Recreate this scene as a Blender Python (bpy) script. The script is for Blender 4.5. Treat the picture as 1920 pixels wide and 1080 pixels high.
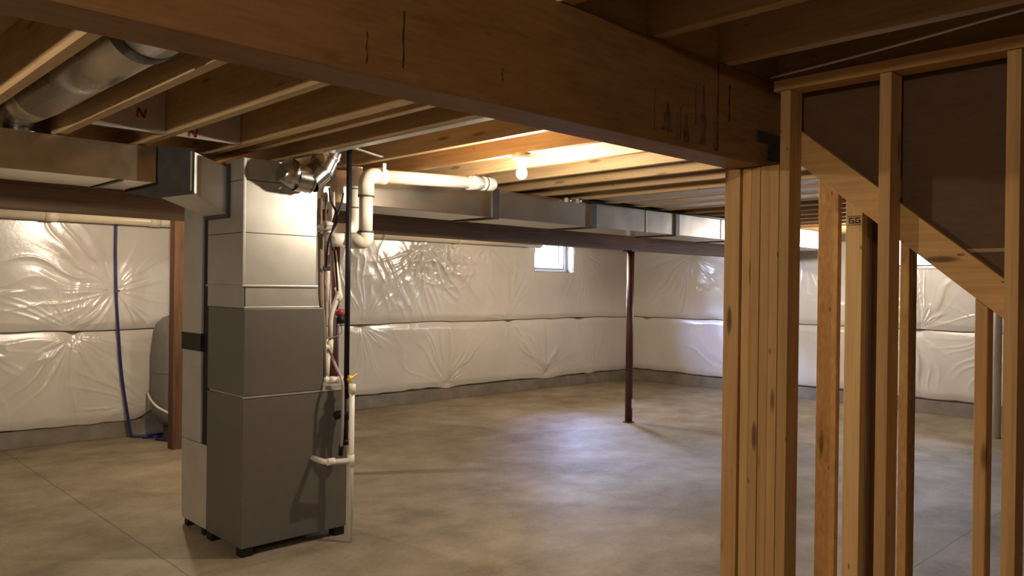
import bpy, bmesh, math, random
import numpy as np
from mathutils import Vector, Matrix, Quaternion

for o in list(bpy.data.objects):
    bpy.data.objects.remove(o, do_unlink=True)
SC = bpy.context.scene
COL = SC.collection
random.seed(7)

# ------------------------------------------------------------------ camera
# world: X runs along the back wall, Y towards the back wall, Z up; the eye is 1.55 m above the slab
F_PX, YAW, PIT, ROL, EYE = 1489.0, 0.80295, 0.00125, 0.0132, 1.55
_cy, _sy, _cp, _sp, _cr, _sr = (math.cos(YAW), math.sin(YAW), math.cos(PIT), math.sin(PIT), math.cos(ROL), math.sin(ROL))
_R = np.array([[_cr, -_sr, 0], [_sr, _cr, 0], [0, 0, 1]]) @ np.array([[1, 0, 0], [0, _cp, -_sp], [0, _sp, _cp]])
_M = np.stack([_R @ np.array([_sy, 0, _cy]), _R @ np.array([-_cy, 0, _sy]), _R @ np.array([0, -1.0, 0])], 1)
cam_d = bpy.data.cameras.new('camera')
cam_d.sensor_width = 36.0
cam_d.lens = F_PX / 1920.0 * 36.0
cam_d.clip_start = 0.02
cam = bpy.data.objects.new('camera', cam_d)
COL.objects.link(cam)
mw = Matrix.Identity(4)
for i in range(3):
    mw[i][0], mw[i][1], mw[i][2] = _M[0][i], -_M[1][i], -_M[2][i]
mw[2][3] = EYE
cam.matrix_world = mw
SC.camera = cam


def at(px, py, **k):
    """the point where the sight line through a measured picture point meets a plane X=, Y= or Z="""
    d = _M.T @ np.array([(px - 960) / F_PX, (py - 540) / F_PX, 1.0])
    ax, v = list(k.items())[0]
    i = 'XYZ'.index(ax)
    c = np.array([0, 0, EYE])
    return Vector(c + (v - c[i]) / d[i] * d)


# ------------------------------------------------------------------ world, lights, exposure
SC.view_settings.view_transform = 'Standard'
SC.view_settings.look = 'None'
SC.view_settings.gamma = 1.0
SC.view_settings.use_curve_mapping = False
SC.view_settings.exposure = 0.55
w = bpy.data.worlds.new('sky')
SC.world = w
w.use_nodes = True
bg = w.node_tree.nodes['Background']
bg.inputs['Color'].default_value = (0.50, 0.66, 1.0, 1)
bg.inputs['Strength'].default_value = 4.0
BULB_E = 1300.0
BULB_COL = (1.0, 0.86, 0.67, 1)
WIN1 = (8.56, 9.44, 1.80, 2.26)     # window_1 in the back wall: x0 x1 z0 z1
WIN2 = (3.28, 4.14, 1.86, 2.28)     # window_2 in the right wall: y0 y1 z0 z1
XR, YB = 10.97, 8.44                # inner faces of the concrete walls


DAY_COL = (0.56, 0.68, 1.0)


def daylight(name, loc, target, sx, sy, watts, spread):
    """area lamp in one basement window"""
    l = bpy.data.lights.new(name, 'AREA')
    l.shape = 'RECTANGLE'
    l.size, l.size_y = sx, sy
    l.energy, l.color, l.spread = watts, (DAY_COL if spread > 90 else (0.40, 0.52, 1.0)), math.radians(spread)
    o = bpy.data.objects.new(name, l)
    COL.objects.link(o)
    o.location = loc
    o.rotation_euler = (Vector(target) - Vector(loc)).to_track_quat('-Z', 'Z').to_euler()


W1C = Vector(((WIN1[0] + WIN1[1]) / 2, YB + 0.235, (WIN1[2] + WIN1[3]) / 2))
W2C = Vector((XR + 0.235, (WIN2[0] + WIN2[1]) / 2, (WIN2[2] + WIN2[3]) / 2))
daylight('window_daylight', W1C, W1C + Vector((0, -3, -0.5)), 0.86, 0.44, 110, 150)
daylight('window_daylight', W2C, W2C + Vector((-3, 0, -0.5)), 0.84, 0.40, 90, 150)
# narrow lamps added in the window openings aim soft pools at slab and wall
daylight('window_pool_lamp', W1C + Vector((0.0, 0.02, 0)), at(1065, 805, Z=0), 0.7, 0.36, 12, 30)
daylight('window_pool_lamp', W1C + Vector((0.0, 0.02, 0)), at(1350, 690, X=10.9), 0.7, 0.36, 24, 36)
daylight('window_pool_lamp', W2C + Vector((0.02, 0, 0)), at(1190, 880, Z=0), 0.7, 0.36, 11, 22)


# ------------------------------------------------------------------ materials
def mat_new(name):
    m = bpy.data.materials.new(name)
    m.use_nodes = True
    nt = m.node_tree
    return m, nt, nt.nodes['Principled BSDF']


def N(nt, typ, **kw):
    n = nt.nodes.new(typ)
    for k, v in kw.items():
        if k.startswith('i_'):
            key = k[2:]
            n.inputs[int(key) if key.isdigit() else key].default_value = v
        else:
            setattr(n, k, v)
    return n


def ramp(nt, fac, stops):
    r = nt.nodes.new('ShaderNodeValToRGB')
    e = r.color_ramp.elements
    while len(e) < len(stops):
        e.new(0.5)
    for el, (p, c) in zip(e, stops):
        el.position = p
        el.color = (c[0], c[1], c[2], 1)
    nt.links.new(fac, r.inputs['Fac'])
    return r.outputs['Color']


def mixc(nt, fac, a, b, mode='MIX'):
    m = nt.nodes.new('ShaderNodeMix')
    m.data_type = 'RGBA'
    m.blend_type = mode
    for s, v in ((0, fac), (6, a), (7, b)):
        if hasattr(v, 'links') or hasattr(v, 'is_linked'):
            nt.links.new(v, m.inputs[s])
        else:
            m.inputs[s].default_value = v if s == 0 else (v[0], v[1], v[2], 1)
    return m.outputs[2]


def math_n(nt, op, a, b=None, clamp=False):
    n = nt.nodes.new('ShaderNodeMath')
    n.operation = op
    n.use_clamp = clamp
    for i, v in enumerate((a, b)):
        if v is None:
            continue
        if hasattr(v, 'is_linked'):
            nt.links.new(v, n.inputs[i])
        else:
            n.inputs[i].default_value = v
    return n.outputs[0]


def obj_vec(nt, scale, rand=True):
    tc = nt.nodes.new('ShaderNodeTexCoord')
    src = tc.outputs['Object']
    if rand:
        oi = nt.nodes.new('ShaderNodeObjectInfo')
        mu = math_n(nt, 'MULTIPLY', oi.outputs['Random'], 37.0)
        va = nt.nodes.new('ShaderNodeVectorMath')
        va.operation = 'ADD'
        nt.links.new(src, va.inputs[0])
        nt.links.new(mu, va.inputs[1])
        src = va.outputs[0]
    mp = nt.nodes.new('ShaderNodeMapping')
    mp.inputs['Scale'].default_value = scale
    nt.links.new(src, mp.inputs['Vector'])
    return mp.outputs['Vector']


def noise(nt, vec, scale, detail=4, rough=0.55, dist=0.0):
    n = nt.nodes.new('ShaderNodeTexNoise')
    n.inputs['Scale'].default_value = scale
    n.inputs['Detail'].default_value = detail
    n.inputs['Roughness'].default_value = rough
    n.inputs['Distortion'].default_value = dist
    nt.links.new(vec, n.inputs['Vector'])
    return n.outputs[0]


def bump(nt, bs, h, strength, dist):
    b = nt.nodes.new('ShaderNodeBump')
    b.inputs['Strength'].default_value = strength
    b.inputs['Distance'].default_value = dist
    nt.links.new(h, b.inputs['Height'])
    nt.links.new(b.outputs[0], bs.inputs['Normal'])


_wood = {}


def wood(axis, tone='pine'):
    key = (axis, tone)
    if key in _wood:
        return _wood[key]
    m, nt, bs = mat_new('wood_%s_%s' % (tone, axis))
    light, dark, knotc, knot = {
        'pine': ((0.63, 0.385, 0.16), (0.47, 0.262, 0.098), (0.09, 0.04, 0.018), 0.9),
        'joist': ((0.46, 0.32, 0.17), (0.34, 0.21, 0.10), (0.12, 0.055, 0.025), 0.75),
        'lvl': ((0.30, 0.155, 0.058), (0.21, 0.10, 0.036), (0.05, 0.03, 0.02), 0.25),
        'dark': ((0.32, 0.215, 0.145), (0.19, 0.122, 0.08), (0.02, 0.01, 0.008), 0.2),
        'rusty': ((0.125, 0.062, 0.028), (0.05, 0.022, 0.011), (0.03, 0.01, 0.006), 0.6),
        'pale': ((0.84, 0.58, 0.27), (0.68, 0.42, 0.165), (0.12, 0.06, 0.03), 0.9),
        'osb': ((0.60, 0.34, 0.12), (0.42, 0.205, 0.065), (0.12, 0.05, 0.02), 0.9),
        'board': ((0.115, 0.062, 0.030), (0.09, 0.047, 0.022), (0.09, 0.05, 0.03), 0.0),
    }[tone]
    fine = [22.0, 22.0, 22.0]
    coarse = [9.0, 9.0, 9.0]
    kn = [13.0, 13.0, 13.0]
    i = 'XYZ'.index(axis)
    fine[i], coarse[i], kn[i] = 0.9, 0.5, 2.6
    if tone == 'lvl':
        fine[i], coarse[i] = 3.0, 2.4
    if tone == 'osb':
        fine[i], coarse[i] = 7.0, 5.0
    if tone == 'board':
        fine[i], coarse[i] = 5.0, 3.0
    a = noise(nt, obj_vec(nt, fine), 3.0, 5, 0.6, 0.3)
    b = noise(nt, obj_vec(nt, coarse), 1.2, 3, 0.5, 0.8)
    f = math_n(nt, 'ADD', math_n(nt, 'MULTIPLY', a, 0.65), math_n(nt, 'MULTIPLY', b, 0.45))
    c = ramp(nt, f, [(0.38, dark), (0.52, [(x + y) / 2 for x, y in zip(light, dark)]), (0.68, light)])
    vo = nt.nodes.new('ShaderNodeTexVoronoi')
    vo.inputs['Scale'].default_value = 1.0
    nt.links.new(obj_vec(nt, kn), vo.inputs['Vector'])
    k = ramp(nt, vo.outputs['Distance'], [(0.0, (1, 1, 1)), (0.10, (0.8, 0.8, 0.8)), (0.17, (0, 0, 0))])
    sel = math_n(nt, 'GREATER_THAN', noise(nt, vo.outputs['Position'], 7.0, 0), 0.52)
    kk = math_n(nt, 'MULTIPLY', math_n(nt, 'MULTIPLY', k, sel), knot)
    c = mixc(nt, kk, c, knotc)
    vo2 = nt.nodes.new('ShaderNodeTexVoronoi')
    kn2 = [30.0, 30.0, 30.0]
    kn2[i] = 11.0
    nt.links.new(obj_vec(nt, kn2), vo2.inputs['Vector'])
    vo2.inputs['Scale'].default_value = 1.0
    k2 = math_n(nt, 'LESS_THAN', vo2.outputs['Distance'], 0.13)
    sel2 = math_n(nt, 'GREATER_THAN', noise(nt, vo2.outputs['Position'], 9.0, 0), 0.60)
    c = mixc(nt, math_n(nt, 'MULTIPLY', math_n(nt, 'MULTIPLY', k2, sel2), 0.75 * knot), c, knotc)
    oi = nt.nodes.new('ShaderNodeObjectInfo')
    hv = nt.nodes.new('ShaderNodeHueSaturation')
    nt.links.new(math_n(nt, 'ADD', math_n(nt, 'MULTIPLY', oi.outputs['Random'], 0.30), 0.85), hv.inputs['Value'])
    nt.links.new(c, hv.inputs['Color'])
    nt.links.new(hv.outputs[0], bs.inputs['Base Color'])
    bs.inputs['Roughness'].default_value = 0.68 if tone != 'lvl' else 0.55
    bs.inputs['Specular IOR Level'].default_value = 0.3
    bump(nt, bs, f, 0.25, 0.004)
    _wood[key] = m
    return m


def metal(name, col, rough, mottled=0.12, metallic=1.0, spangle=9.0):
    m, nt, bs = mat_new(name)
    n = noise(nt, obj_vec(nt, (1, 1, 1)), spangle, 4, 0.6)
    lo = [c * (1 - mottled) for c in col]
    hi = [min(1, c * (1 + mottled)) for c in col]
    nt.links.new(ramp(nt, n, [(0.35, lo), (0.65, hi)]), bs.inputs['Base Color'])
    bs.inputs['Metallic'].default_value = metallic
    r = nt.nodes.new('ShaderNodeMapRange')
    nt.links.new(n, r.inputs[0])
    r.inputs[3].default_value = rough - 0.05
    r.inputs[4].default_value = rough + 0.06
    nt.links.new(r.outputs[0], bs.inputs['Roughness'])
    bump(nt, bs, noise(nt, obj_vec(nt, (1, 1, 1)), 2.3, 2), 0.25, 0.02)
    return m


def plain(name, col, rough=0.5, metallic=0.0, spec=0.5, var=0.06, scale=14.0, bmp=0.0):
    m, nt, bs = mat_new(name)
    n = noise(nt, obj_vec(nt, (1, 1, 1)), scale, 4)
    nt.links.new(ramp(nt, n, [(0.3, [c * (1 - var) for c in col]), (0.7, [min(1, c * (1 + var)) for c in col])]), bs.inputs['Base Color'])
    bs.inputs['Roughness'].default_value = rough
    bs.inputs['Metallic'].default_value = metallic
    bs.inputs['Specular IOR Level'].default_value = spec
    if bmp:
        bump(nt, bs, n, bmp, 0.01)
    return m


def floor_material():
    m, nt, bs = mat_new('concrete_slab')
    v = obj_vec(nt, (1, 1, 1), False)
    big = noise(nt, v, 0.8, 6, 0.66, 0.2)
    mid = noise(nt, obj_vec(nt, (1.0, 1.25, 1), False), 2.2, 7, 0.66, 0.25)
    fin = noise(nt, v, 38.0, 4, 0.7)
    f = math_n(nt, 'ADD', math_n(nt, 'ADD', math_n(nt, 'MULTIPLY', big, 0.45), math_n(nt, 'MULTIPLY', mid, 0.4)), math_n(nt, 'MULTIPLY', fin, 0.15))
    c = ramp(nt, f, [(0.38, (0.165, 0.130, 0.080)), (0.5, (0.262, 0.214, 0.140)), (0.62, (0.355, 0.300, 0.210))])
    sep = nt.nodes.new('ShaderNodeSeparateXYZ')
    nt.links.new(v, sep.inputs[0])
    wob = math_n(nt, 'MULTIPLY', math_n(nt, 'SUBTRACT', noise(nt, v, 6.0, 2), 0.5), 0.02)
    tot = None
    for ax, pos in ((0, 1.70), (0, 4.955), (0, 7.72), (1, 1.63)):      # saw cuts
        d = math_n(nt, 'ABSOLUTE', math_n(nt, 'SUBTRACT', math_n(nt, 'ADD', sep.outputs[ax], wob), pos))
        ln = math_n(nt, 'SUBTRACT', 1.0, math_n(nt, 'DIVIDE', d, 0.008 if pos != 4.955 else 0.004), True)
        tot = ln if tot is None else math_n(nt, 'MAXIMUM', tot, ln)
    c = mixc(nt, math_n(nt, 'MULTIPLY', tot, 0.75), c, (0.06, 0.05, 0.04))
    nt.links.new(c, bs.inputs['Base Color'])
    rr = nt.nodes.new('ShaderNodeMapRange')
    nt.links.new(f, rr.inputs[0])
    rr.inputs[1].default_value, rr.inputs[2].default_value = 0.36, 0.64
    rr.inputs[3].default_value, rr.inputs[4].default_value = 0.70, 0.58
    nt.links.new(rr.outputs[0], bs.inputs['Roughness'])
    bs.inputs['Specular IOR Level'].default_value = 0.35
    bump(nt, bs, f, 0.12, 0.02)
    return m


M_FLOOR = floor_material()
M_CONC = plain('bare_concrete', (0.20, 0.172, 0.135), 0.8, var=0.25, scale=5.0, bmp=0.3)
M_CEIL = plain('osb_subfloor', (0.50, 0.34, 0.19), 0.8, var=0.22, scale=12.0)
M_GALV = metal('galvanised_steel', (0.72, 0.65, 0.52), 0.24, 0.05)
M_PLEN = metal('plenum_steel', (0.46, 0.443, 0.405), 0.38, 0.05, 0.62, 5.0)
M_ROUND = metal('round_duct_steel', (0.62, 0.61, 0.59), 0.28, 0.04, 1.0, 4.0)
M_PANW = plain('bright_pan_steel', (0.66, 0.65, 0.63), 0.4, 0.25, var=0.05, scale=4.0)
M_CREAM = plain('cream_pipe', (0.66, 0.56, 0.41), 0.35, var=0.04)
M_SMUDGE = plain('grey_smudge', (0.15, 0.085, 0.04), 0.7, var=0.55, scale=26)
M_DULL = metal('dull_galvanised_steel', (0.60, 0.58, 0.535), 0.47, 0.05, 0.55, 5.0)
M_ELBOW = metal('elbow_steel', (0.55, 0.54, 0.52), 0.17, 0.04, 1.0, 4.0)
M_TRUNK = metal('trunk_steel', (0.62, 0.59, 0.54), 0.30, 0.05, 1.0, 4.0)
M_SEAM = plain('dark_seam_steel', (0.065, 0.06, 0.058), 0.5, 0.3, var=0.2)
M_GREY = plain('grey_enamel', (0.118, 0.106, 0.092), 0.42, var=0.04, scale=40.0)
M_GREYT = plain('grey_trim', (0.50, 0.47, 0.42), 0.35, 0.5)
M_BLACK = plain('black_plastic', (0.010, 0.009, 0.009), 0.5, 0.0, 0.3)
M_IRON = plain('black_iron', (0.012, 0.011, 0.012), 0.5, 0.0, 0.3)
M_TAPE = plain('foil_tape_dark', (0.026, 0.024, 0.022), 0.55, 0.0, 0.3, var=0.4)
M_PVC = plain('white_pvc', (0.78, 0.73, 0.64), 0.32, var=0.03)
M_PVCG = plain('primer_purple_grey', (0.09, 0.065, 0.065), 0.4)
M_COPPER = plain('copper_tube', (0.40, 0.22, 0.14), 0.4, 0.6)
M_INSUL = plain('brown_pipe_sleeve', (0.21, 0.155, 0.11), 0.8)
M_RED = plain('red_oxide_paint', (0.075, 0.020, 0.016), 0.45, var=0.25, scale=8.0)
M_REDB = plain('red_plastic', (0.36, 0.03, 0.05), 0.35)
M_YEL = plain('brass_yellow', (0.65, 0.42, 0.08), 0.35, 0.3)
M_BLUE = plain('blue_cable', (0.012, 0.015, 0.12), 0.4)
M_WFRAME = plain('window_vinyl', (0.75, 0.76, 0.78), 0.35)
M_WDARK = plain('window_gasket', (0.10, 0.11, 0.13), 0.5)
M_INK = plain('red_ink', (0.28, 0.03, 0.03), 0.7)
M_BINK = plain('black_ink', (0.03, 0.02, 0.015), 0.7)
M_STAIN = plain('weather_stain', (0.045, 0.028, 0.018), 0.7, var=0.4, scale=30)
M_PAN = plain('panning_board', (0.42, 0.385, 0.34), 0.6, var=0.06)
M_TANK = plain('tank_enamel', (0.17, 0.155, 0.135), 0.5)
M_PORC = plain('porcelain', (0.8, 0.78, 0.74), 0.3)
M_DRYW = plain('off_white_vent', (0.62, 0.58, 0.52), 0.6)


def vinyl_material():
    m, nt, bs = mat_new('white_vinyl')
    v = obj_vec(nt, (1, 1, 1), False)
    n = noise(nt, v, 1.6, 4)
    nt.links.new(ramp(nt, n, [(0.3, (0.55, 0.51, 0.455)), (0.7, (0.62, 0.58, 0.525))]), bs.inputs['Base Color'])
    bs.inputs['Roughness'].default_value = 0.22
    bs.inputs['Specular IOR Level'].default_value = 0.6
    bump(nt, bs, noise(nt, v, 30.0, 3, 0.6, 0.5), 0.22, 0.004)
    return m


M_VINYL = vinyl_material()
mg, ntg, bsg = mat_new('window_glass')
gl = ntg.nodes.new('ShaderNodeBsdfTransparent')
gs = ntg.nodes.new('ShaderNodeBsdfGlossy')
gs.inputs['Roughness'].default_value = 0.03
lw = ntg.nodes.new('ShaderNodeLayerWeight')
lw.inputs['Blend'].default_value = 0.25
mx = ntg.nodes.new('ShaderNodeMixShader')
ntg.links.new(lw.outputs['Fresnel'], mx.inputs[0])
ntg.links.new(gl.outputs[0], mx.inputs[1])
ntg.links.new(gs.outputs[0], mx.inputs[2])
ntg.links.new(mx.outputs[0], ntg.nodes['Material Output'].inputs['Surface'])
M_GLASS = mg
M_BULB, ntb, bsb = mat_new('lit_bulb_glass')
em = ntb.nodes.new('ShaderNodeEmission')
em.inputs['Color'].default_value = BULB_COL
em.inputs['Strength'].default_value = BULB_E
ntb.links.new(em.outputs[0], ntb.nodes['Material Output'].inputs['Surface'])


# ------------------------------------------------------------------ mesh helpers
def BM():
    return bmesh.new()


def box(bm, x0, x1, y0, y1, z0, z1, bev=0.0, mi=0):
    vs = [bm.verts.new(p) for p in ((x0, y0, z0), (x1, y0, z0), (x1, y1, z0), (x0, y1, z0), (x0, y0, z1), (x1, y0, z1), (x1, y1, z1), (x0, y1, z1))]
    fs = []
    for q in ((3, 2, 1, 0), (4, 5, 6, 7), (0, 1, 5, 4), (1, 2, 6, 5), (2, 3, 7, 6), (3, 0, 4, 7)):
        f = bm.faces.new([vs[i] for i in q])
        f.material_index = mi
        fs.append(f)
    if bev:
        es = list({e for f in fs for e in f.edges})
        bmesh.ops.bevel(bm, geom=es, offset=bev, segments=2, affect='EDGES', profile=0.6)
    return vs


def hexa(bm, lo, hi, mi=0):
    """a solid between two quads given in the same order"""
    a = [bm.verts.new(p) for p in lo]
    b = [bm.verts.new(p) for p in hi]
    fs = [bm.faces.new(a[::-1]), bm.faces.new(b)]
    n = len(a)
    for i in range(n):
        fs.append(bm.faces.new((a[i], a[(i + 1) % n], b[(i + 1) % n], b[i])))
    for f in fs:
        f.material_index = mi
    bmesh.ops.recalc_face_normals(bm, faces=fs)


def tube(bm, pts, r, seg=16, mi=0, cap=True):
    pts = [Vector(p) for p in pts]
    n = len(pts)
    rr = r if isinstance(r, (list, tuple)) else [r] * n
    t0 = (pts[1] - pts[0]).normalized()
    up = Vector((0, 0, 1)) if abs(t0.z) < 0.9 else Vector((1, 0, 0))
    nrm = (up - t0 * up.dot(t0)).normalized()
    rings = []
    prev = t0
    for i, p in enumerate(pts):
        if i == 0:
            t = t0
        elif i == n - 1:
            t = (pts[-1] - pts[-2]).normalized()
        else:
            t = ((pts[i + 1] - p).normalized() + (p - pts[i - 1]).normalized())
            t = t.normalized() if t.length > 1e-6 else prev
        q = prev.rotation_difference(t)
        nrm = q @ nrm
        nrm = (nrm - t * nrm.dot(t)).normalized()
        bi = t.cross(nrm)
        prev = t
        rings.append([bm.verts.new(p + (nrm * math.cos(2 * math.pi * k / seg) + bi * math.sin(2 * math.pi * k / seg)) * rr[i]) for k in range(seg)])
    for a, b in zip(rings, rings[1:]):
        for k in range(seg):
            f = bm.faces.new((a[k], a[(k + 1) % seg], b[(k + 1) % seg], b[k]))
            f.smooth = True
            f.material_index = mi
    if cap:
        for ring, rev in ((rings[0], True), (rings[-1], False)):
            f = bm.faces.new(ring[::-1] if rev else ring)
            f.material_index = mi
    return rings


def rounded(pts, rad, n=6):
    pts = [Vector(p) for p in pts]
    out = [pts[0]]
    for i in range(1, len(pts) - 1):
        a, b, c = pts[i - 1], pts[i], pts[i + 1]
        d = min(rad, (a - b).length * 0.49, (c - b).length * 0.49)
        p, q = b + (a - b).normalized() * d, b + (c - b).normalized() * d
        for k in range(n + 1):
            t = k / n
            out.append(p * (1 - t) ** 2 + b * 2 * t * (1 - t) + q * t * t)
    out.append(pts[-1])
    return out


def spline(pts, n=8):
    pts = [Vector(p) for p in pts]
    e = [pts[0] * 2 - pts[1]] + pts + [pts[-1] * 2 - pts[-2]]
    out = []
    for i in range(1, len(e) - 2):
        p0, p1, p2, p3 = e[i - 1:i + 3]
        for k in range(n):
            t = k / n
            out.append(0.5 * ((2 * p1) + (p2 - p0) * t + (2 * p0 - 5 * p1 + 4 * p2 - p3) * t * t + (3 * p1 - p0 - 3 * p2 + p3) * t ** 3))
    out.append(pts[-1])
    return out


def lathe(bm, prof, c, seg=24, mi=0):
    rings = []
    for r, z in prof:
        rings.append([bm.verts.new((c[0] + r * math.cos(2 * math.pi * k / seg), c[1] + r * math.sin(2 * math.pi * k / seg), c[2] + z)) for k in range(seg)])
    fs = []
    for a, b in zip(rings, rings[1:]):
        for k in range(seg):
            f = bm.faces.new((a[k], a[(k + 1) % seg], b[(k + 1) % seg], b[k]))
            f.smooth = True
            fs.append(f)
    fs.append(bm.faces.new(rings[0][::-1]))
    fs.append(bm.faces.new(rings[-1]))
    for f in fs:
        f.material_index = mi
    bmesh.ops.recalc_face_normals(bm, faces=fs)


def make(name, bm, mats, parent=None, origin=None):
    """link a bmesh given in world coordinates as one object; a child sits in its parent's frame"""
    if parent is not None:
        origin = Vector(parent['_o'])
    elif origin is None:
        xs = [v.co for v in bm.verts]
        lo = Vector([min(c[i] for c in xs) for i in range(3)])
        hi = Vector([max(c[i] for c in xs) for i in range(3)])
        origin = Vector(((lo.x + hi.x) / 2, (lo.y + hi.y) / 2, lo.z))
    origin = Vector(origin)
    bmesh.ops.translate(bm, verts=bm.verts, vec=-origin)
    me = bpy.data.meshes.new(name)
    bm.to_mesh(me)
    bm.free()
    for m in (mats if isinstance(mats, (list, tuple)) else [mats]):
        me.materials.append(m)
    o = bpy.data.objects.new(name, me)
    COL.objects.link(o)
    o['_o'] = origin
    if parent is not None:
        o.parent = parent
    else:
        o.location = origin
    return o


def tag(o, label, cat, group=None):
    o['label'] = label
    o['category'] = cat
    if group:
        o['group'] = group
    return o


def struct(o):
    o['kind'] = 'structure'
    return o


def thing(name, loc, label, cat, group=None):
    o = bpy.data.objects.new(name, None)
    o.empty_display_size = 0.1
    COL.objects.link(o)
    o.location = loc
    o['_o'] = Vector(loc)
    return tag(o, label, cat, group)


def board(name, x0, x1, y0, y1, z0, z1, axis, tone, label, cat, group=None, bev=0.002):
    bm = BM()
    box(bm, x0, x1, y0, y1, z0, z1, bev)
    return tag(make(name, bm, wood(axis, tone)), label, cat, group)


# ------------------------------------------------------------------ the setting
XL, YF, ZC = -3.0, -2.6, 2.56
bm = BM(); box(bm, XL - 0.2, XR + 0.3, YF - 0.2, YB + 0.3, -0.12, 0.0)
struct(make('floor', bm, M_FLOOR, origin=(0, 0, 0)))
bm = BM(); box(bm, XL - 0.2, XR + 0.3, YF - 0.2, YB + 0.3, ZC, ZC + 0.03)
struct(make('ceiling', bm, M_CEIL))
bm = BM(); box(bm, XL - 0.2, XL, YF, YB + 0.26, 0, ZC)
struct(make('wall_left', bm, M_CONC))
bm = BM(); box(bm, XL - 0.2, XR + 0.26, YF - 0.2, YF, 0, ZC)
struct(make('wall_front', bm, M_CONC))
bm = BM()
for a in ((XL, WIN1[0], 0, ZC), (WIN1[1], XR + 0.26, 0, ZC), (WIN1[0], WIN1[1], 0, WIN1[2]), (WIN1[0], WIN1[1], WIN1[3], ZC)):
    box(bm, a[0], a[1], YB, YB + 0.26, a[2], a[3])
struct(make('wall_back', bm, M_CONC))
bm = BM()
for a in ((YF, WIN2[0], 0, ZC), (WIN2[1], YB, 0, ZC), (WIN2[0], WIN2[1], 0, WIN2[2]), (WIN2[0], WIN2[1], WIN2[3], ZC)):
    box(bm, XR, XR + 0.26, a[0], a[1], a[2], a[3])
struct(make('wall_right', bm, M_CONC))


def window(n, horiz, a0, a1, z0, z1, d):
    """basement slider: vinyl frame, sash bar, gasket and glass; d = plane of the glass"""
    def bx(bm, u0, u1, v0, v1, w0, w1, **k):
        if horiz:
            box(bm, u0, u1, d + w0, d + w1, v0, v1, **k)
        else:
            box(bm, d + w0, d + w1, u0, u1, v0, v1, **k)
    f = 0.035
    bm = BM()
    bx(bm, a0, a1, z0, z0 + f, -0.05, 0.03); bx(bm, a0, a1, z1 - f, z1, -0.05, 0.03)
    bx(bm, a0, a0 + f, z0 + f, z1 - f, -0.05, 0.03); bx(bm, a1 - f, a1, z0 + f, z1 - f, -0.05, 0.03)
    fr = make('window_%d' % n, bm, M_WFRAME)
    struct(fr)
    bm = BM()
    s = a1 - 0.17
    bx(bm, s, s + 0.03, z0 + f, z1 - f, -0.03, 0.012)
    make('sash_bar', bm, M_WFRAME, fr)
    bm = BM()
    g = 0.018
    bx(bm, a0 + f, a1 - f, z0 + f, z0 + f + g, -0.035, 0.014)
    bx(bm, a1 - f - g, a1 - f, z0 + f + g, z1 - f, -0.035, 0.014)
    make('gasket', bm, M_WDARK, fr)
    bm = BM()
    bx(bm, a0 + f, a1 - f, z0 + f, z1 - f, 0.013, 0.019)
    make('pane', bm, M_GLASS, fr)


window(1, True, WIN1[0], WIN1[1], WIN1[2], WIN1[3], YB + 0.15)
window(2, False, WIN2[0], WIN2[1], WIN2[2], WIN2[3], XR + 0.15)


# ------------------------------------------------------------------ vinyl-faced insulation blankets on the foundation walls
rng = np.random.RandomState(3)


def vnoise(x, y, seed):
    """smooth value noise 0..1"""
    t = np.random.RandomState(seed).rand(256, 256)
    xi, yi = np.floor(x).astype(int), np.floor(y).astype(int)
    fx, fy = x - xi, y - yi
    fx, fy = fx * fx * (3 - 2 * fx), fy * fy * (3 - 2 * fy)
    g = lambda a, b: t[a % 256, b % 256]
    return (g(xi, yi) * (1 - fx) + g(xi + 1, yi) * fx) * (1 - fy) + (g(xi, yi + 1) * (1 - fx) + g(xi + 1, yi + 1) * fx) * fy


def ridged(x, y, seed):
    return 1 - np.abs(2 * vnoise(x, y, seed) - 1)


def radial(u, v, a, b, reach, n, amp, seed, ang=None, half=180, pin=0.0):
    """folds running away from a fastening point, inside a sector of half-angle half about direction ang (degrees)"""
    dx, dy = u - a, v - b
    r = np.hypot(dx, dy) + 1e-5
    th = np.arctan2(dy, dx)
    wob = (vnoise(u * 3.1 + 5, v * 3.1 + 9, seed + 7) - 0.5) * 0.5
    # two octaves of folds in angle; the finer ones live near the pin
    n1 = ridged((th + math.pi) / (2 * math.pi) * n * 1.5 + 40 + wob * n * 0.12, r * 1.7 + 3, seed) ** 4
    n2 = ridged((th + math.pi) / (2 * math.pi) * n * 2.8 + 80 + wob * n * 0.2, r * 2.6 + 11, seed + 1) ** 3
    g = 0.35 + 1.1 * vnoise((th + math.pi) * 2.2 + 5, r * 2.5 + 7, seed + 2)
    h = amp * g * (0.9 * n1 * (r / (r + 0.10)) + 0.5 * n2 * (r / (r + 0.05)) * np.exp(-r / (0.45 * reach))) * np.exp(-(r / reach) ** 2)
    if ang is not None:
        d = np.abs((np.degrees(th) - ang + 180) % 360 - 180)
        h = h * np.clip((half - d) / 25.0 + 0.5, 0, 1)
    return h - pin * np.exp(-(r / 0.07) ** 1.3)


def seam_line(u, seed):
    return 0.030 * (vnoise(u * 0.9, u * 0 + 2, seed) - 0.5) + 0.014 * (vnoise(u * 4.0, u * 0 + 6, seed + 1) - 0.5)


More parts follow.
